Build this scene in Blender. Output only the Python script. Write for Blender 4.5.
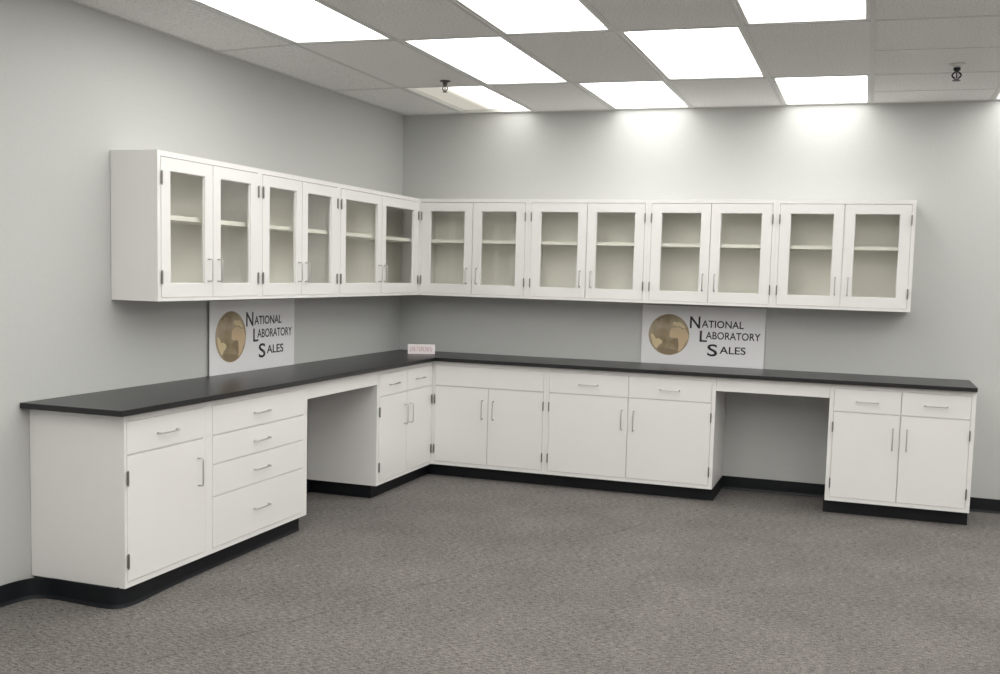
import bpy, bmesh, math, random
from mathutils import Vector, Matrix
random.seed(4)
for o in list(bpy.data.objects): bpy.data.objects.remove(o)
S = bpy.context.scene
COL = S.collection

# ------------------------------------------------------------ camera, world, exposure
YAW, PITCH, ROLL = 0.31904, -0.08607, 0.02731
CX, CY, F = 532.43, 361.53, 1013.9
fw = Vector((-math.sin(YAW)*math.cos(PITCH), math.cos(YAW)*math.cos(PITCH), math.sin(PITCH)))
rt = Vector((math.cos(YAW), math.sin(YAW), 0)); up = rt.cross(fw)
c_, s_ = math.cos(ROLL), math.sin(ROLL)
rc = rt*c_ + up*s_; uc = up*c_ - rt*s_
cam = bpy.data.cameras.new('camera'); camo = bpy.data.objects.new('camera', cam); COL.objects.link(camo)
camo.matrix_world = Matrix(((rc.x, uc.x, -fw.x, 3.696), (rc.y, uc.y, -fw.y, -7.657), (rc.z, uc.z, -fw.z, 1.580), (0, 0, 0, 1)))
cam.sensor_fit = 'HORIZONTAL'; cam.sensor_width = 36; cam.lens = F*36/1000
cam.shift_x = (500-CX)/1000; cam.shift_y = (CY-337)/1000
cam.clip_start = 0.05; cam.clip_end = 60
S.camera = camo
w = bpy.data.worlds.new('world'); S.world = w; w.use_nodes = True
w.node_tree.nodes['Background'].inputs[0].default_value = (0.02, 0.02, 0.02, 1)
S.view_settings.view_transform = 'Standard'; S.view_settings.look = 'None'
S.view_settings.gamma = 1; S.view_settings.use_curve_mapping = False
S.view_settings.exposure = 0.0
LAMP = 5.8                       # luminance of the ceiling diffusers

# ------------------------------------------------------------ measured dimensions (metres)
H = 2.849                        # ceiling
XR, YR = 8.2, -10.6              # right and rear walls (out of view)
D, DC, DW = 0.538, 0.576, 0.288  # base cabinet, worktop, wall cabinet depth
ZB, ZC, ZT = 0.096, 0.8975, 0.925
W0, W1 = 1.3905, 2.147

# ------------------------------------------------------------ materials
def mat(name, col, rough=0.5, metal=0.0, spec=0.5):
    m = bpy.data.materials.new(name); m.use_nodes = True
    b = m.node_tree.nodes['Principled BSDF']
    b.inputs['Base Color'].default_value = (*col, 1); b.inputs['Roughness'].default_value = rough
    b.inputs['Metallic'].default_value = metal; b.inputs['Specular IOR Level'].default_value = spec
    return m
def nd(m, t): return m.node_tree.nodes.new(t)
def lk(m, a, b): m.node_tree.links.new(a, b)
def bsdf(m): return m.node_tree.nodes['Principled BSDF']
def noisy(m, c1, c2, scale, detail=4, bump=0.0, bdist=0.002, stretch=None, lo=.35, hi=.65):
    tc = nd(m, 'ShaderNodeTexCoord'); n = nd(m, 'ShaderNodeTexNoise')
    src = tc.outputs['Object']
    if stretch:
        mp = nd(m, 'ShaderNodeMapping'); mp.inputs['Scale'].default_value = stretch
        lk(m, src, mp.inputs[0]); src = mp.outputs[0]
    lk(m, src, n.inputs['Vector']); n.inputs['Scale'].default_value = scale; n.inputs['Detail'].default_value = detail
    r = nd(m, 'ShaderNodeValToRGB'); r.color_ramp.elements[0].position = lo; r.color_ramp.elements[1].position = hi
    r.color_ramp.elements[0].color = (*c1, 1); r.color_ramp.elements[1].color = (*c2, 1)
    lk(m, n.outputs[0], r.inputs[0]); lk(m, r.outputs[0], bsdf(m).inputs['Base Color'])
    if bump:
        b = nd(m, 'ShaderNodeBump'); b.inputs['Strength'].default_value = bump; b.inputs['Distance'].default_value = bdist
        lk(m, n.outputs[0], b.inputs['Height']); lk(m, b.outputs[0], bsdf(m).inputs['Normal'])
    return m
M = {}
M['wall'] = noisy(mat('wall_paint', (.56, .57, .55), .55, spec=.3), (.518, .527, .513), (.532, .541, .527), 60, 3, .06, .001)
M['bouncewall'] = mat('bounce_white_wall_paint', (.86, .855, .84), .6, spec=.3)  # unseen walls made extra white to bounce more light into the room
M['cab'] = noisy(mat('cabinet_enamel', (.80, .79, .76), .32), (.800, .790, .775), (.808, .798, .783), 3, 2)
M['cabin'] = mat('lightened_interior_enamel', (.87, .86, .79), .45)  # cream cabinet enamel, colour raised to brighten the dim interiors
M['black'] = mat('black_vinyl_base', (.005, .0065, .009), .5, spec=.35)
M['top'] = noisy(mat('epoxy_worktop', (.02, .02, .02), .32, spec=.5), (.007, .007, .008), (.014, .014, .015), 180, 3)
M['steel'] = mat('satin_chrome', (.60, .59, .57), .3, 1.0)
M['hinge'] = mat('hinge_steel', (.30, .29, .28), .38, 1.0)
M['tee'] = mat('ceiling_grid_paint', (.66, .66, .65), .5)
M['lampf'] = mat('lamp_frame_paint', (.74, .74, .72), .45)
M['board'] = mat('sign_board_white', (.78, .78, .79), .35)
M['ink'] = mat('black_print', (.012, .012, .014), .45)
M['card'] = mat('card_white', (.88, .82, .83), .4)
M['redink'] = mat('faded_red_print', (.60, .40, .41), .5)
M['dark'] = mat('dark_sprinkler_metal', (.025, .025, .03), .4, .6)
M['grey'] = mat('grey_sprinkler_metal', (.16, .16, .15), .4, .8)
M['cont'] = mat('globe_continent_print', (.66, .55, .34), .4)
M['cont2'] = mat('globe_tan_continent_print', (.60, .46, .29), .4)
M['cont3'] = mat('globe_brown_print', (.25, .19, .12), .4)
M['tile'] = noisy(mat('ceiling_tile', (.6, .6, .6), .9, spec=.1), (.72, .715, .705), (.92, .915, .905), 110, 5, .4, .002, None, .36, .58)

def globe_material():
    m = mat('globe_ocean_print', (.3, .25, .14), .35)
    tc = nd(m, 'ShaderNodeTexCoord'); n = nd(m, 'ShaderNodeTexNoise'); n.inputs['Scale'].default_value = 9; n.inputs['Detail'].default_value = 3
    lk(m, tc.outputs['Object'], n.inputs['Vector'])
    r = nd(m, 'ShaderNodeValToRGB')
    r.color_ramp.elements[0].position = .3; r.color_ramp.elements[0].color = (.24, .18, .095, 1)
    r.color_ramp.elements[1].position = .7; r.color_ramp.elements[1].color = (.46, .38, .27, 1)
    lk(m, n.outputs[0], r.inputs[0]); lk(m, r.outputs[0], bsdf(m).inputs['Base Color'])
    return m
M['ocean'] = globe_material()

def carpet():
    m = mat('loop_pile_carpet', (.2, .19, .18), .95, spec=.1)
    tc = nd(m, 'ShaderNodeTexCoord')
    def noise(scale, detail, stretch=(1, 1, 1), rough=.6):
        mp = nd(m, 'ShaderNodeMapping'); mp.inputs['Scale'].default_value = stretch
        lk(m, tc.outputs['Object'], mp.inputs[0])
        n = nd(m, 'ShaderNodeTexNoise'); n.inputs['Scale'].default_value = scale
        n.inputs['Detail'].default_value = detail; n.inputs['Roughness'].default_value = rough
        lk(m, mp.outputs[0], n.inputs['Vector']); return n.outputs[0]
    a = noise(135, 5, (1, 1, 1), .9); b = noise(60, 4, (.5, 1.6, 1), .8); c = noise(2.2, 6)
    def math_(op, x, y):
        k = nd(m, 'ShaderNodeMath'); k.operation = op
        for i, v in enumerate((x, y)):
            if isinstance(v, (int, float)): k.inputs[i].default_value = v
            else: lk(m, v, k.inputs[i])
        return k.outputs[0]
    f = math_('ADD', math_('MULTIPLY', a, .55), math_('MULTIPLY', b, .45))
    r = nd(m, 'ShaderNodeValToRGB')
    r.color_ramp.elements[0].position = .40; r.color_ramp.elements[0].color = (.035, .031, .029, 1)
    r.color_ramp.elements[1].position = .60; r.color_ramp.elements[1].color = (.275, .256, .242, 1)
    lk(m, f, r.inputs[0])
    # worn patches: slow tone drift of the pile
    r2 = nd(m, 'ShaderNodeMapRange'); lk(m, c, r2.inputs[0])
    r2.inputs[1].default_value = .3; r2.inputs[2].default_value = .7; r2.inputs[3].default_value = .87; r2.inputs[4].default_value = 1.10
    # the seam between two carpet widths
    sx = nd(m, 'ShaderNodeSeparateXYZ'); lk(m, tc.outputs['Object'], sx.inputs[0])
    # line through (1.18,-4.09) and (2.27,-1.62)
    nx, ny = 2.47, -1.09; L = math.hypot(nx, ny); nx /= L; ny /= L
    dd = math_('ADD', math_('MULTIPLY', sx.outputs[0], nx), math_('MULTIPLY', sx.outputs[1], ny))
    dd = math_('ABSOLUTE', math_('SUBTRACT', dd, 1.18*nx - 4.09*ny), 0)
    r3 = nd(m, 'ShaderNodeMapRange'); lk(m, dd, r3.inputs[0])
    r3.inputs[1].default_value = .002; r3.inputs[2].default_value = .009; r3.inputs[3].default_value = .66; r3.inputs[4].default_value = 1.0
    brk = nd(m, 'ShaderNodeMapRange'); lk(m, noise(5, 2), brk.inputs[0]); brk.inputs[1].default_value = .42; brk.inputs[2].default_value = .6
    seam = math_('SUBTRACT', 1.0, math_('MULTIPLY', math_('SUBTRACT', 1.0, r3.outputs[0]), brk.outputs[0]))
    fac = math_('MULTIPLY', r2.outputs[0], seam)
    vm = nd(m, 'ShaderNodeVectorMath'); vm.operation = 'SCALE'
    lk(m, r.outputs[0], vm.inputs[0]); lk(m, fac, vm.inputs['Scale'])
    lk(m, vm.outputs[0], bsdf(m).inputs['Base Color'])
    bp = nd(m, 'ShaderNodeBump'); bp.inputs['Strength'].default_value = .25; bp.inputs['Distance'].default_value = .002
    lk(m, f, bp.inputs['Height']); lk(m, bp.outputs[0], bsdf(m).inputs['Normal'])
    return m
M['carpet'] = carpet()

def glass():
    m = bpy.data.materials.new('cabinet_glass'); m.use_nodes = True; nt = m.node_tree; nt.nodes.clear()
    out = nt.nodes.new('ShaderNodeOutputMaterial'); mx = nt.nodes.new('ShaderNodeMixShader')
    t = nt.nodes.new('ShaderNodeBsdfTransparent'); t.inputs[0].default_value = (.99, .99, .98, 1)
    g = nt.nodes.new('ShaderNodeBsdfGlossy'); g.inputs['Roughness'].default_value = .03
    lw = nt.nodes.new('ShaderNodeLayerWeight'); lw.inputs[0].default_value = .5      # facing term, Schlick curve of clear glass
    pw = nt.nodes.new('ShaderNodeMath'); pw.operation = 'POWER'; pw.inputs[1].default_value = 5; nt.links.new(lw.outputs['Facing'], pw.inputs[0])
    fr = nt.nodes.new('ShaderNodeMapRange'); fr.inputs[3].default_value = .04; fr.inputs[4].default_value = 1; nt.links.new(pw.outputs[0], fr.inputs[0])
    nt.links.new(fr.outputs[0], mx.inputs[0]); nt.links.new(t.outputs[0], mx.inputs[1]); nt.links.new(g.outputs[0], mx.inputs[2])
    nt.links.new(mx.outputs[0], out.inputs[0]); return m
M['glass'] = glass()

def lamp(name, col, s, worn=False):
    m = bpy.data.materials.new(name); m.use_nodes = True; nt = m.node_tree; nt.nodes.clear()
    out = nt.nodes.new('ShaderNodeOutputMaterial'); e = nt.nodes.new('ShaderNodeEmission')
    e.inputs[0].default_value = (*col, 1); e.inputs[1].default_value = s
    if worn:   # one tube of this fitting is out: only its right side glows fully
        tc = nt.nodes.new('ShaderNodeTexCoord'); sx = nt.nodes.new('ShaderNodeSeparateXYZ'); nt.links.new(tc.outputs['Object'], sx.inputs[0])
        r = nt.nodes.new('ShaderNodeMapRange'); r.interpolation_type = 'SMOOTHSTEP'
        nt.links.new(sx.outputs[0], r.inputs[0])
        r.inputs[1].default_value = .20; r.inputs[2].default_value = .46; r.inputs[3].default_value = .58; r.inputs[4].default_value = s*.8
        nt.links.new(r.outputs[0], e.inputs[1])
        r2 = nt.nodes.new('ShaderNodeMapRange'); nt.links.new(sx.outputs[0], r2.inputs[0]); r2.inputs[1].default_value = .2; r2.inputs[2].default_value = .45
        cr = nt.nodes.new('ShaderNodeMix'); cr.data_type = 'RGBA'
        cr.inputs['A'].default_value = (1, .95, .82, 1); cr.inputs['B'].default_value = (*col, 1)
        nt.links.new(r2.outputs[0], cr.inputs['Factor']); nt.links.new(cr.outputs['Result'], e.inputs[0])
    nt.links.new(e.outputs[0], out.inputs[0]); return m
M['lamp'] = lamp('lit_diffuser', (1, .985, .95), LAMP)
M['lampworn'] = lamp('half_lit_diffuser', (1, .985, .95), LAMP, True)

# ------------------------------------------------------------ mesh helpers
def box(bm, x0, x1, y0, y1, z0, z1):
    v = [bm.verts.new(p) for p in ((x0,y0,z0),(x1,y0,z0),(x1,y1,z0),(x0,y1,z0),(x0,y0,z1),(x1,y0,z1),(x1,y1,z1),(x0,y1,z1))]
    for f in ((3,2,1,0),(4,5,6,7),(0,1,5,4),(1,2,6,5),(2,3,7,6),(3,0,4,7)): bm.faces.new([v[i] for i in f])
def prism(bm, poly, a0, a1, to3):
    """extrude a 2-D polygon between two heights; to3(u,v,h) gives the point"""
    A = [bm.verts.new(to3(u, v, a0)) for u, v in poly]; B = [bm.verts.new(to3(u, v, a1)) for u, v in poly]
    n = len(poly); bm.faces.new(A[::-1]); bm.faces.new(B)
    for i in range(n): bm.faces.new((A[i], A[(i+1) % n], B[(i+1) % n], B[i]))
def ringprofile(bm, pts, r, segs=8, closed=False):
    """round tube through pts"""
    pts = [Vector(p) for p in pts]; rings = []
    ref = None
    for i, p in enumerate(pts):
        d = (pts[min(i+1, len(pts)-1)] - pts[max(i-1, 0)]).normalized()
        if ref is None:
            ref = d.cross(Vector((0, 0, 1))) if abs(d.z) < .9 else d.cross(Vector((1, 0, 0)))
        a = (ref - d*ref.dot(d)).normalized(); b = d.cross(a); ref = a
        rings.append([bm.verts.new(p + (a*math.cos(t) + b*math.sin(t))*r) for t in [2*math.pi*k/segs for k in range(segs)]])
    for A, B in zip(rings, rings[1:]):
        for k in range(segs): bm.faces.new((A[k], A[(k+1) % segs], B[(k+1) % segs], B[k]))
    bm.faces.new(rings[0][::-1]); bm.faces.new(rings[-1])
def lathe(bm, prof, segs=20, c=(0, 0, 0)):
    rings = []
    for r, z in prof:
        rings.append([bm.verts.new((c[0]+r*math.cos(2*math.pi*k/segs), c[1]+r*math.sin(2*math.pi*k/segs), c[2]+z)) for k in range(segs)])
    for A, B in zip(rings, rings[1:]):
        for k in range(segs): bm.faces.new((A[k], A[(k+1) % segs], B[(k+1) % segs], B[k]))
    bm.faces.new(rings[0][::-1]); bm.faces.new(rings[-1])
def mesh(name, bm, mats, bevel=0, smooth=False):
    bmesh.ops.recalc_face_normals(bm, faces=bm.faces)
    if bevel: bmesh.ops.bevel(bm, geom=bm.edges[:], offset=bevel, segments=2, affect='EDGES', profile=.6, clamp_overlap=True)
    me = bpy.data.meshes.new(name); bm.to_mesh(me); bm.free()
    for m in (mats if isinstance(mats, (list, tuple)) else [mats]): me.materials.append(m)
    if smooth: me.polygons.foreach_set('use_smooth', [True]*len(me.polygons))
    return me
def obj(name, bm, mats, parent=None, bevel=0, smooth=False, loc=None):
    o = bpy.data.objects.new(name, mesh(name, bm, mats, bevel, smooth)); COL.objects.link(o)
    if parent: o.parent = parent
    if loc: o.location = loc
    return o
def link(name, me, parent, loc=(0, 0, 0)):
    o = bpy.data.objects.new(name, me); COL.objects.link(o); o.parent = parent; o.location = loc; return o
def tag(o, label, cat, group=None):
    o['label'] = label; o['category'] = cat
    if group: o['group'] = group
    return o
def thing(name, label, cat, loc=(0, 0, 0), rz=0, group=None):
    o = bpy.data.objects.new(name, None); COL.objects.link(o); o.empty_display_size = .1
    o.location = loc; o.rotation_euler = (0, 0, rz); return tag(o, label, cat, group)
def struct(name, bm, m, bevel=0, label=None):
    o = obj(name, bm, m, None, bevel); o['kind'] = 'structure'
    if label: o['label'] = label
    return o
NB = bmesh.new

# ------------------------------------------------------------ the room shell
bm = NB(); box(bm, -.12, XR+.12, YR-.12, .12, -.1, 0); struct('floor', bm, M['carpet'])
bm = NB(); box(bm, -.12, 0, YR, 0, 0, H+.25); struct('wall_left', bm, M['wall'])
bm = NB(); box(bm, -.12, XR+.12, 0, .12, 0, H+.25); struct('wall_back', bm, M['wall'])
bm = NB(); box(bm, XR, XR+.12, YR, 0, 0, H+.25); struct('wall_right', bm, M['bouncewall'])
bm = NB(); box(bm, -.12, XR+.12, YR-.12, YR, 0, H+.25); struct('wall_rear', bm, M['bouncewall'])

# ------------------------------------------------------------ suspended ceiling
SK = 0.0365                                  # the grid runs a little out of square with the back wall
R0, RS = -1.1625, -1.351
def Y(r, x): return min(r + SK*x, -0.001) if r > YR+.6 else YR+.001
cols = [0.001, .5166, 1.1453, 1.7614, 2.3741, 3.0227, 3.6383, 4.405, 5.02, 5.635, 6.25, 6.865, 7.48, XR-.001]
rows = [0.5] + [R0 + RS*n for n in range(7)] + [YR-1]
def quad(bm, xa, xb, ra, rb, z0, z1, ins=0.0):
    """a panel of the grid between columns xa,xb and rows ra (far) and rb (near), inset by ins"""
    xa += ins; xb -= ins
    pts = [(xa, Y(rb, xa)+ins), (xb, Y(rb, xb)+ins), (xb, Y(ra, xb)-ins), (xa, Y(ra, xa)-ins)]
    prism(bm, pts, z0, z1, lambda u, v, h: (u, v, h))
def sag(bm):
    """the outer row of the old ceiling hangs a little lower along the left wall"""
    for v in bm.verts:
        if v.co.z < H+.1: v.co.z -= .026*min(1, -v.co.y/3)*max(0, 1-v.co.x/.5166)
lit = {}
for ci in range(1, 12):
    if ci == 6: continue                     # the column of half-depth tiles
    for ri in range(len(rows)-2):
        k = ci if ci < 6 else ci-1
        if ci < 6 and (ci + ri) % 2 == 1: lit[(ci, ri)] = 1
        if ci > 6 and (ci + ri) % 2 == 1: lit[(ci, ri)] = 1
tl = NB()
for ci in range(len(cols)-1):
    for ri in range(len(rows)-1):
        if (ci, ri) in lit: continue
        ra, rb = rows[ri], rows[ri+1]
        parts = [(ra, rb)]
        if ci == 6:                          # shallow tiles
            a = ra if ra < 0 else SK*-4 + 0.0
            a = ra if ra < 0 else -.02
            parts = [(ra, (a+rb)/2), ((a+rb)/2, rb)]
        for a, b in parts: quad(tl, cols[ci], cols[ci+1], a, b, H-.004, H+.012, .004)
box(tl, -.12, XR+.12, YR, 0, H+.2, H+.25)    # the deck above the tiles
sag(tl); ceil = struct('ceiling', tl, M['tile'])
# exposed tee grid
tg = NB(); T = .012
for x in cols[1:-1]: box(tg, x-T, x+T, YR+.002, -.002, H-.007, H+.02)
for r in rows[1:-1]:
    if r < YR+.6: continue
    for a, b in zip(cols, cols[1:]):
        prism(tg, [(a+T, Y(r, a)-T), (b-T, Y(r, b)-T), (b-T, Y(r, b)+T), (a+T, Y(r, a)+T)], H-.0065, H+.02, lambda u, v, h: (u, v, h))
for ri in range(len(rows)-2):                # extra cross tees of the shallow tiles
    a, b = cols[6], cols[7]; ra = rows[ri] if rows[ri] < 0 else -.02
    r = (ra+rows[ri+1])/2
    prism(tg, [(a+T, Y(r, a)-T*.6), (b-T, Y(r, b)-T*.6), (b-T, Y(r, b)+T*.6), (a+T, Y(r, a)+T*.6)], H-.006, H+.02, lambda u, v, h: (u, v, h))
sag(tg); struct('trim_1', tg, M['tee'])
wa = NB()                                    # wall angle round the room
edge = [-.001] + [Y(q, 0) for q in rows[1:-1]] + [YR+.001]
for ya, yb in zip(edge, edge[1:]):
    box(wa, .0005, .020, yb, ya, H-.0075, H-.0045); box(wa, .0005, .002, yb, ya, H-.0045, H+.02)
sag(wa)
box(wa, .021, XR-.001, -.020, -.0005, H-.0075, H-.0045); box(wa, .021, XR-.001, -.002, -.0005, H-.0045, H+.02)
struct('trim_2', wa, M['tee'])

LL = {  # (col,row): label
 (1, 0): 'half-lit ceiling light panel nearest the room corner',
 (3, 0): 'lit ceiling light panel against the back wall, second from the corner',
 (5, 0): 'lit ceiling light panel against the back wall, above the rightmost glass cabinet',
 (2, 1): 'lit ceiling light panel right of the small grey sprinkler, one row out',
 (4, 1): 'lit ceiling light panel one row out from the back wall, above its third cabinet',
 (1, 2): 'long lit ceiling light panel nearest the left wall, cut by the top',
 (3, 2): 'lit ceiling light panel cut by the top edge, middle of the three there',
 (5, 2): 'lit ceiling light panel cut by the top edge, rightmost of three there',
 (7, 0): 'ceiling light panel cut by the right edge, only its corner visible'}
for (ci, ri) in lit:
    xa, xb, ra, rb = cols[ci], cols[ci+1], rows[ri], rows[ri+1]
    lab = LL.get((ci, ri)); g = 'recessed ceiling light panels' if lab else 'ceiling light panels outside the photo'
    if not lab: lab = 'lit ceiling light panel beyond the edges of the photo'
    x0 = xa; y0 = Y(rb, xa)
    t = thing('ceiling_light', lab, 'ceiling light', (x0, y0, H), 0, g)
    bm = NB(); i1, i2 = .013, .032
    def ring(ins):
        a, b = xa+ins, xb-ins
        return [(a-x0, Y(rb, a)+ins-y0), (b-x0, Y(rb, b)+ins-y0), (b-x0, Y(ra, b)-ins-y0), (a-x0, Y(ra, a)-ins-y0)]
    O, I = ring(i1), ring(i2)
    vs = [[bm.verts.new((p[0], p[1], z)) for p in R] for R, z in ((O, .030), (O, -.003), (I, -.003), (I, .030))]
    for q in range(4):
        A, B = vs[q], vs[(q+1) % 4]
        for k in range(4): bm.faces.new((A[k], A[(k+1) % 4], B[(k+1) % 4], B[k]))
    obj('frame', bm, M['lampf'], t)
    bm = NB(); prism(bm, ring(i2+.0005), .020, .026, lambda u, v, h: (u, v, h))
    obj('diffuser', bm, M['lampworn'] if (ci, ri) == (1, 0) else M['lamp'], t)

# ------------------------------------------------------------ sprinklers
def sprinkler(loc, m, label, s=1.0):
    t = thing('sprinkler_head', label, 'sprinkler', loc)
    bm = NB(); lathe(bm, [(.036*s, 0), (.036*s, -.004*s), (.02*s, -.010*s), (.014*s, -.014*s), (.012*s, -.0141*s)], 24); obj('escutcheon', bm, M['grey'] if s == 1 else M['lampf'], t, smooth=True)
    bm = NB(); lathe(bm, [(.010*s, -.0145*s), (.016*s, -.016*s), (.016*s, -.026*s), (.009*s, -.030*s), (.007*s, -.034*s)], 16); obj('body', bm, m, t)
    bm = NB()
    for sg in (-1, 1):
        pts = [(sg*(.006+.013*math.sin(math.pi*k/8))*s, 0, (-.034-.030*k/8)*s) for k in range(9)]
        ringprofile(bm, pts, .0038*s, 8)
    ringprofile(bm, [(0, 0, -.0345*s), (0, 0, -.0635*s)], .0032*s, 6)
    obj('frame_arms', bm, m, t)
    bm = NB(); lathe(bm, [(.004*s, -.0655*s), (.008*s, -.067*s), (.018*s, -.072*s), (.018*s, -.0735*s), (.004*s, -.0732*s)], 16); obj('deflector', bm, m, t)
sprinkler((4.10, -1.26, H-.005), M['dark'], 'black pendant sprinkler under the narrow ceiling tiles at right', 1.25)
sprinkler((.938, -1.32, H-.005), M['grey'], 'small grey pendant sprinkler beside the half-lit ceiling light', 1.0)

# ------------------------------------------------------------ baseboards (black vinyl)
def base_profile(bm, path, h=.1, t=.004, toe=.010):
    """cove base swept along a floor path; the room is on the right-hand side of the path"""
    path = [Vector((p[0], p[1], 0)) for p in path]; rings = []
    for i, p in enumerate(path):
        d = (path[min(i+1, len(path)-1)] - path[max(i-1, 0)]).normalized(); n = Vector((d.y, -d.x, 0))
        prof = [(0, .001), (toe, .001), (toe*.75, .006), (t, .018), (t, h-.003), (t*.5, h), (0, h)]
        rings.append([bm.verts.new(p + n*a + Vector((0, 0, z))) for a, z in prof])
    for A, B in zip(rings, rings[1:]):
        for k in range(len(A)): bm.faces.new((A[k], A[(k+1) % len(A)], B[(k+1) % len(A)], B[k]))
    bm.faces.new(rings[0][::-1]); bm.faces.new(rings[-1])
def smooth_path(P, n=8):
    out = []
    P = [P[0]] + P + [P[-1]]
    for i in range(1, len(P)-2):
        p0, p1, p2, p3 = [Vector(q) for q in P[i-1:i+3]]
        for k in range(n):
            t = k/n
            out.append(.5*((2*p1) + (p2-p0)*t + (2*p0-5*p1+4*p2-p3)*t*t + (3*p1-p0-3*p2+p3)*t**3))
    out.append(Vector(P[-2])); return out
bm = NB()
curve = [(.001, -4.5), (.002, -4.20), (.006, -4.12), (.018, -4.04), (.046, -3.98), (.10, -3.950), (.17, -3.944), (.27, -3.949), (.36, -3.955), (.44, -3.957), (.495, -3.945), (.520, -3.90), (.523, -3.82), (.513, -3.70), (.503, -3.55), (.498, -3.34), (.495, -3.0), (.494, -2.386)]
base_profile(bm, [(.001, YR+.02), (.001, -5.5)] + [tuple(v) for v in smooth_path(curve)], .099)
struct('baseboard_left', bm, M['black'])
bm = NB(); base_profile(bm, [(4.394, -.001), (XR-.002, -.001)], .1); base_profile(bm, [(2.7075, -.001), (3.461, -.001)], .1); struct('baseboard_back', bm, M['black'])
bm = NB(); base_profile(bm, [(.001, -2.376), (.001, -1.432)], .1); struct('baseboard_left_kneehole', bm, M['black'])
bm = NB(); base_profile(bm, [(XR-.001, -.02), (XR-.001, YR+.02)], .1); struct('baseboard_right', bm, M['black'])

# ------------------------------------------------------------ hardware
def pull_mesh(L, drop=.030, r=.0037, axis='z'):
    """wire pull: two posts and a grip, corners rounded. origin at its centre on the door face, standing off towards -y"""
    h = L/2; k = .010; pts = [(-h, 0), (-h, -drop+k)]
    for j in range(1, 5):
        a = math.pi/2*j/4; pts.append((-h + k*(1-math.cos(a)), -drop+k - k*math.sin(a)))
    pts += [(-p[0], p[1]) for p in pts[::-1]]
    bm = NB()
    P = [(0, y, u) if axis == 'z' else (u, y, 0) for u, y in pts]
    ringprofile(bm, P, r, 10)
    for sg in (-1, 1):
        q = (0, -.0015, sg*h) if axis == 'z' else (sg*h, -.0015, 0)
        ringprofile(bm, [(q[0], -.0002, q[2]), (q[0], -.003, q[2])], r*1.35, 10)
    return mesh('pull_handle', bm, M['steel'], 0, True)
def hinge_mesh(L=.062):
    bm = NB(); n = 5; z = -L/2
    for i in range(n):                       # five knuckles
        a, b = z + L*i/n + .0004, z + L*(i+1)/n - .0004
        ringprofile(bm, [(0, -.007, a), (0, -.007, b)], .0048, 10)
    ringprofile(bm, [(0, -.007, -L/2-.005), (0, -.007, L/2+.005)], .003, 8)
    box(bm, -.0035, .0035, -.006, -.0005, -L/2, L/2)
    return mesh('hinge', bm, M['hinge'])
DOORPULL = pull_mesh(.140, axis='z'); DRAWPULL = pull_mesh(.138, .024, axis='x'); GLASSPULL = pull_mesh(.118, axis='z'); HINGE = hinge_mesh()

def slab(bm, x0, x1, z0, z1, y, t=.018):
    box(bm, x0, x1, y, y+t, z0, z1)

# ------------------------------------------------------------ base cabinets (local frame: x along, front faces -y, origin back left on floor)
def base_cabinet(loc, rz, w, label, drawers=(), doors=(), x0=0.0, face_x=None, cuts=(), toe=(0.0, None, .062), falsefront=None, blind=0.0):
    """drawers/doors as (x0,x1,z0,z1,...) in local units. face_x = extent of the visible face"""
    t = thing('base_cabinet', label, 'cabinet', loc, rz, 'white laboratory base cabinets')
    f0, f1 = face_x or (0, w); T = .018; fr = -D
    b = NB()
    box(b, 0, T, -D+.020, -.002, ZB, ZC-.001)               # sides
    box(b, w-T, w, -D+.020, -.002, ZB, ZC-.001)
    box(b, T, w-T, -D+.03, -.002, ZB, ZB+T)                  # bottom
    box(b, T, w-T, -.012, -.002, ZB+T, ZC-.001)              # back
    box(b, T, w-T, -D+.03, -.012, ZC-.02, ZC-.001)           # top stretcher
    # face frame: solid front with openings, built from bands
    xs = sorted({f0+T*0} | {f0, f1})
    ops = [(p[0], p[1], p[2], p[3]) for p in list(drawers)+list(doors)] + ([falsefront] if falsefront else [])
    X = sorted({f0, f1} | {o[0] for o in ops} | {o[1] for o in ops}); Z = sorted({ZB, ZC-.001} | {o[2] for o in ops} | {o[3] for o in ops})
    for xa, xb in zip(X, X[1:]):
        for za, zb in zip(Z, Z[1:]):
            mx_, mz = (xa+xb)/2, (za+zb)/2
            if not any(o[0] < mx_ < o[1] and o[2] < mz < o[3] for o in ops): box(b, xa, xb, -D, -D+.020, za, zb)
    obj('carcass', b, M['cab'], t)
    k = NB(); ta, tb, td = toe; tb = w if tb is None else tb
    box(k, ta, tb, -D+td, -.003, .001, ZB-.0005)
    obj('toe_kick', k, M['black'], t)
    g = .0018; yf = -D-.002
    for (a, c, za, zb) in drawers:
        m = NB(); box(m, a+g, c-g, yf, -D+.017, za+g, zb-g)
        dr = obj('drawer', m, M['cab'], t, .0012)
        link('pull_handle', DRAWPULL, dr, ((a+c)/2, yf, (za+zb)/2-.004))
    if falsefront:
        a, c, za, zb = falsefront
        m = NB(); box(m, a+g, c-g, yf, -D+.017, za+g, zb-g); obj('false_drawer_front', m, M['cab'], t, .0012)
    for (a, c, za, zb, side) in doors:         # side = where the hinges are
        m = NB(); box(m, a+g, c-g, yf, -D+.017, za+g, zb-g)
        d = obj('door', m, M['cab'], t, .0012)
        px = c-.043 if side == 'L' else a+.043
        link('pull_handle', DOORPULL, d, (px, yf, .545))
        hx = a if side == 'L' else c
        for z in (.605, .220): link('hinge', HINGE, d, (hx, yf, z))
    return t
DT, DB, PT, PB = .866, .7115, .7085, .122     # drawer top/bottom, door top/bottom
R90 = math.pi/2
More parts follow.
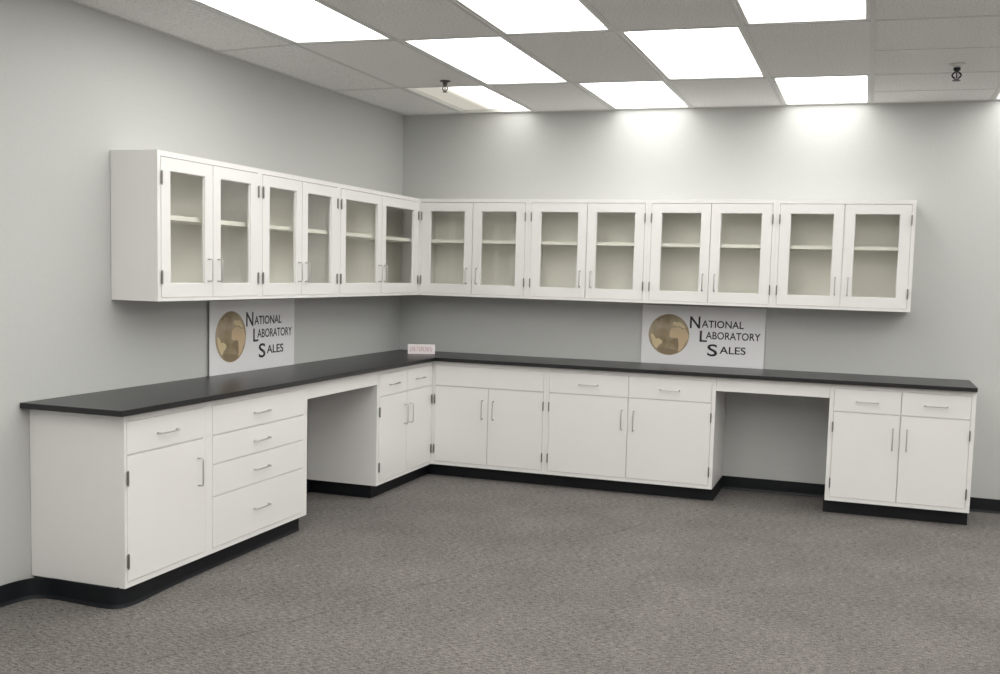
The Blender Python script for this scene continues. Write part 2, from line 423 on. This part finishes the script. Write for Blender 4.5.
# left wall run: local x = world y + |origin|
def LW(y): return y
yA = -3.9388
base_cabinet((0.001, yA, 0), R90, .591, 'white base cabinet at the near left end, one drawer above one door',
    drawers=[(.015, .573, DB, DT)], doors=[(.015, .573, PB, PT, 'L')], toe=(.012, .591, .047))
yB = -3.347
base_cabinet((0.001, yB, 0), R90, .980, 'white base cabinet with a stack of four drawers, left of the left kneehole',
    drawers=[(.055, .935, DB, DT), (.055, .935, .5605, .7085), (.055, .935, .393, .5575), (.055, .935, PB, .390)], toe=(0, .965, .055))
yC = -1.458
base_cabinet((0.001, yC, 0), R90, 1.456, 'white base cabinet right of the left kneehole, two narrow drawers over two doors',
    drawers=[(.030, .472, DB, DT), (.474, .898, DB, DT)], doors=[(.030, .472, PB, PT, 'L'), (.474, .898, PB, PT, 'R')],
    face_x=(0, 1.456-.538+.002), toe=(.030, 1.452, .055))
base_cabinet((D+.002, -.001, 0), 0, 1.460-D-.002, 'white base cabinet beside the corner, plain panel without pulls over two doors',
    falsefront=(.024, .899, DB, DT), doors=[(.024, .4605, PB, PT, 'L'), (.4625, .899, PB, PT, 'R')], toe=(-.05, None, .065))
base_cabinet((1.461, -.001, 0), 0, 1.244, 'wide white base cabinet with two drawers and two doors, left of the right kneehole',
    drawers=[(.022, .619, DB, DT), (.621, 1.217, DB, DT)], doors=[(.022, .619, PB, PT, 'L'), (.621, 1.217, PB, PT, 'R')], toe=(0, 1.2455, .070))
base_cabinet((3.473, -.001, 0), 0, .9135, 'white base cabinet at the right end of the worktop, two drawers over two doors',
    drawers=[(.028, .457, DB, DT), (.459, .887, DB, DT)], doors=[(.028, .457, PB, PT, 'L'), (.459, .887, PB, PT, 'R')], toe=(-.010, .911, .068))

def apron(loc, rz, w, label):
    t = thing('kneehole_apron', label, 'panel', loc, rz, 'kneehole aprons')
    b = NB(); box(b, .0015, w-.0015, -D+.001, -D+.019, .7985, ZC-.001)
    obj('front_panel', b, M['cab'], t, .001)
    b = NB(); box(b, .002, w-.002, -D+.0195, -D+.03, .80, .815); box(b, .002, w-.002, -.03, -.003, .82, ZC-.001)
    obj('support_rail', b, M['cab'], t)
apron((0.001, yB+.980, 0), R90, (yC)-(yB+.980), 'white apron panel bridging the left kneehole beside the four-drawer cabinet')
apron((1.461+1.244, -.001, 0), 0, 3.473-2.705, 'white apron panel bridging the right kneehole on the back wall')

# ------------------------------------------------------------ worktop (one L-shaped slab)
b = NB()
pts = [(.002, -3.995), (DC, -3.995), (DC, -DC), (4.387, -DC), (4.387, -.002), (.002, -.002)]
prism(b, pts, ZC, ZT, lambda u, v, h: (u, v, h))
o = obj('worktop', b, M['top'], None, .003)
tag(o, 'long black L-shaped worktop lying on the white base cabinets', 'countertop')

# ------------------------------------------------------------ wall cabinets with glass doors
def wall_cabinet(loc, rz, w, label, split, face=None, doors_x=None, closed_r=True):
    t = thing('wall_cabinet', label, 'cabinet', loc, rz, 'white glass-door wall cabinets')
    f0, f1 = face or (0, w); T = .018; fr = .024
    b = NB()
    box(b, 0, T, -DW+.020, -.002, W0, W1); box(b, w-T, w, -DW+.020, -.002, W0, W1)
    box(b, T, w-T, -DW+.020, -.002, W0, W0+T); box(b, T, w-T, -DW+.020, -.002, W1-T, W1)
    box(b, T, w-T, -.010, -.002, W0+T, W1-T)
    zt, zb = W1-.027, W0+.019
    box(b, f0, f0+fr, -DW, -DW+.020, W0, W1); box(b, f1-fr, f1, -DW, -DW+.020, W0, W1)
    box(b, f0+fr, f1-fr, -DW, -DW+.020, zt, W1); box(b, f0+fr, f1-fr, -DW, -DW+.020, W0, zb)
    obj('carcass', b, M['cab'], t)
    s = NB(); box(s, T+.0005, w-T-.0005, -.0118, -.0102, W0+T+.0005, W1-T-.0005); obj('back_panel', s, M['cabin'], t)  # thin liner added over the carcass back to carry the lightened enamel
    s = NB(); box(s, T+.001, w-T-.001, -DW+.036, -.0125, 1.807, 1.831); obj('shelf', s, M['cabin'], t, .001)
    a0, a1 = f0+fr, f1-fr; g = .0018; yf = -DW-.002
    for (a, c, side) in ((a0, split-.0005, 'L'), (split+.0005, a1, 'R')):
        xo, xi = a+g, c-g
        gl = (a+.073, c-.068) if side == 'L' else (a+.068, c-.073)
        gz = (1.480, 2.052); d = NB()
        y0, y1 = yf, -DW+.017
        g2 = .0035; box(d, xo, gl[0], y0, y1, zb+g, zt-g2); box(d, gl[1], xi, y0, y1, zb+g, zt-g2)
        box(d, gl[0], gl[1], y0, y1, gz[1], zt-g2); box(d, gl[0], gl[1], y0, y1, zb+g, gz[0])
        k = .004; y2 = y0+.007                # glazing stop, set back
        box(d, gl[0], gl[0]+k, y2, y1, gz[0], gz[1]); box(d, gl[1]-k, gl[1], y2, y1, gz[0], gz[1])
        box(d, gl[0]+k, gl[1]-k, y2, y1, gz[1]-k, gz[1]); box(d, gl[0]+k, gl[1]-k, y2, y1, gz[0], gz[0]+k)
        dr = obj('door', d, M['cab'], t)
        p = NB(); box(p, gl[0]+k+.0005, gl[1]-k-.0005, y0+.0125, y0+.0155, gz[0]+k+.0005, gz[1]-k-.0005)
        obj('glass_pane', p, M['glass'], dr)
        px = c-.042 if side == 'L' else a+.042
        link('pull_handle', GLASSPULL, dr, (px, yf, 1.553))
        hx = a if side == 'L' else c
        for z in (2.012, 1.512): link('hinge', HINGE, dr, (hx, yf, z))
    return t
G_ = 'white glass-door wall cabinet '
wall_cabinet((.001, -3.392, 0), R90, .9005, G_+'at the near left end, its side panel showing', .4505)
wall_cabinet((.001, -2.491, 0), R90, .9255, G_+'middle of the three on the left wall', .4615)
wall_cabinet((.001, -1.565, 0), R90, 1.563, G_+'on the left wall running into the room corner', .632, face=(0, 1.565-.2885))
wall_cabinet((DW+.002, -.001, 0), 0, 1.2000-DW-.002, G_+'first on the back wall beside the corner', .455)
wall_cabinet((1.2005, -.001, 0), 0, .9255, G_+'second from the corner on the back wall', .4625)
wall_cabinet((2.1265, -.001, 0), 0, .9145, G_+'above the globe sign of the back wall', .457)
wall_cabinet((3.0415, -.001, 0), 0, .919, G_+'last at the right end of the back wall', .4595)

# ------------------------------------------------------------ signs
def text_bm(s):
    cu = bpy.data.curves.new('t', 'FONT'); cu.body = s; cu.size = 1; cu.resolution_u = 4; cu.offset = .012
    to = bpy.data.objects.new('t', cu); COL.objects.link(to)
    dg = bpy.context.evaluated_depsgraph_get(); me = bpy.data.meshes.new_from_object(to.evaluated_get(dg))
    b = NB(); b.from_mesh(me); bpy.data.objects.remove(to); bpy.data.meshes.remove(me); return b
def fit_text(dst, s, x0, x1, z0, z1, y, thick=.0006):
    b = text_bm(s); xs = [v.co.x for v in b.verts]; ys = [v.co.y for v in b.verts]
    a0, a1, b0, b1 = min(xs), max(xs), min(ys), max(ys)
    for v in b.verts:
        u = x0 + (v.co.x-a0)/(a1-a0)*(x1-x0); h = z0 + (v.co.y-b0)/(b1-b0)*(z1-z0); v.co = (u, y, h)
    r = bmesh.ops.extrude_face_region(b, geom=b.faces[:])
    for v in [g for g in r['geom'] if isinstance(g, bmesh.types.BMVert)]: v.co.y -= thick
    me = bpy.data.meshes.new('tmp'); b.to_mesh(me); b.free(); dst.from_mesh(me); bpy.data.meshes.remove(me)
def sign(loc, rz, label, wd=.925, ht=.4445):
    t = thing('printed_sign', label, 'sign', loc, rz, 'printed globe signs')
    b = NB(); box(b, 0, wd, -.006, 0, 0, ht); obj('board', b, M['board'], t, .0008)
    # globe print: disc plus land shapes, drawn in the units of the print (radius 1)
    cx, cz, R, y = .209, .224, .156, -.0061
    g = NB(); n = 64; to3 = lambda u, v, h: (u, h, v)
    prism(g, [(cx+R*math.cos(2*math.pi*k/n), cz+R*math.sin(2*math.pi*k/n)) for k in range(n)], y, y-.0005, to3)
    ge = obj('globe_emblem', g, M['ocean'], t)
    def land(poly, m, dy):
        q = NB(); pts = [(cx+R*(u-322)/232, cz-R*(v-322)/232) for u, v in poly]
        sp = smooth_path([(*p, 0) for p in pts + [pts[0]]], 4)[:-1]
        lim = [(p[0], p[1]) for p in sp]; lim2 = []
        for (u, v) in lim:
            d = math.hypot(u-cx, v-cz)
            if d > R*.985: u, v = cx+(u-cx)/d*R*.985, cz+(v-cz)/d*R*.985
            lim2.append((u, v))
        prism(q, lim2, y-.0006-dy, y-.0010-dy, to3); obj('continent', q, m, ge)
    land([(112,325),(135,318),(160,345),(175,372),(205,368),(232,380),(250,402),(235,430),(212,445),(198,468),(182,482),(160,455),(140,425),(124,380)], M['cont'], 0)
    land([(330,300),(345,262),(375,245),(410,236),(450,243),(480,258),(510,252),(535,300),(545,335),(528,385),(505,420),(492,455),(462,490),(440,508),(434,470),(438,430),(428,392),(430,362),(395,356),(360,358),(332,340)], M['cont2'], 0)
    land([(362,188),(385,172),(410,180),(440,176),(462,188),(480,205),(505,232),(498,248),(468,236),(440,222),(412,226),(392,212),(372,214)], M['cont'], 0)
    land([(180,160),(210,132),(245,112),(290,98),(330,96),(370,100),(352,112),(310,116),(278,128),(250,146),(228,140),(210,160),(192,172)], M['cont3'], 0)
    land([(366,365),(400,360),(426,368),(432,395),(434,440),(432,490),(405,460),(385,430),(368,400)], M['cont3'], .0006)
    land([(190,485),(240,468),(300,478),(370,484),(430,508),(390,535),(330,548),(270,540),(225,516)], M['cont3'], .0012)
    L = NB(); yl = -.0061
    for s, a, c, z0, z1 in (('N', .367, .444, .280, .370), ('ATIONAL', .456, .768, .288, .343), ('L', .444, .500, .181, .264), ('ABORATORY', .489, .893, .203, .259),
                            ('S', .505, .580, .075, .166), ('ALES', .597, .790, .097, .152)):
        fit_text(L, s, a, c, z0, z1, yl)
    obj('lettering', L, M['ink'], t)
sign((.014, -2.597, ZT+.0005), R90, 'white printed sign with gold globe, standing on the worktop against the left wall')
sign((2.050, -.012, ZT+.0005), 0, 'white printed sign with gold globe, standing on the worktop against the back wall', .925)

# ------------------------------------------------------------ small card on the worktop by the corner
t = thing('placard', 'small white and pink placard standing on the black worktop near the room corner', 'card', (.252, -.380, ZT+.0003), math.radians(27))
b = NB(); box(b, 0, .215, 0, .045, 0, .074); obj('block', b, M['card'], t, .002)
b = NB(); x = .018
for i in range(11):
    if i in (3, ): x += .008
    wdt = random.choice((.010, .012, .013))
    prism(b, [(x, .020), (x+.004, .020), (x+.004, .056), (x, .056)], -.0001, -.0006, lambda u, v, h: (u, h, v))
    prism(b, [(x+.004, .050 if i % 2 else .020), (x+wdt, .050 if i % 2 else .020), (x+wdt, .056 if i % 2 else .026), (x+.004, .056 if i % 2 else .026)], -.0001, -.0006, lambda u, v, h: (u, h, v))
    if i % 3: prism(b, [(x+wdt-.003, .026), (x+wdt, .026), (x+wdt, .050), (x+wdt-.003, .050)], -.0001, -.0006, lambda u, v, h: (u, h, v))
    x += wdt + .0045
obj('print', b, M['redink'], t)
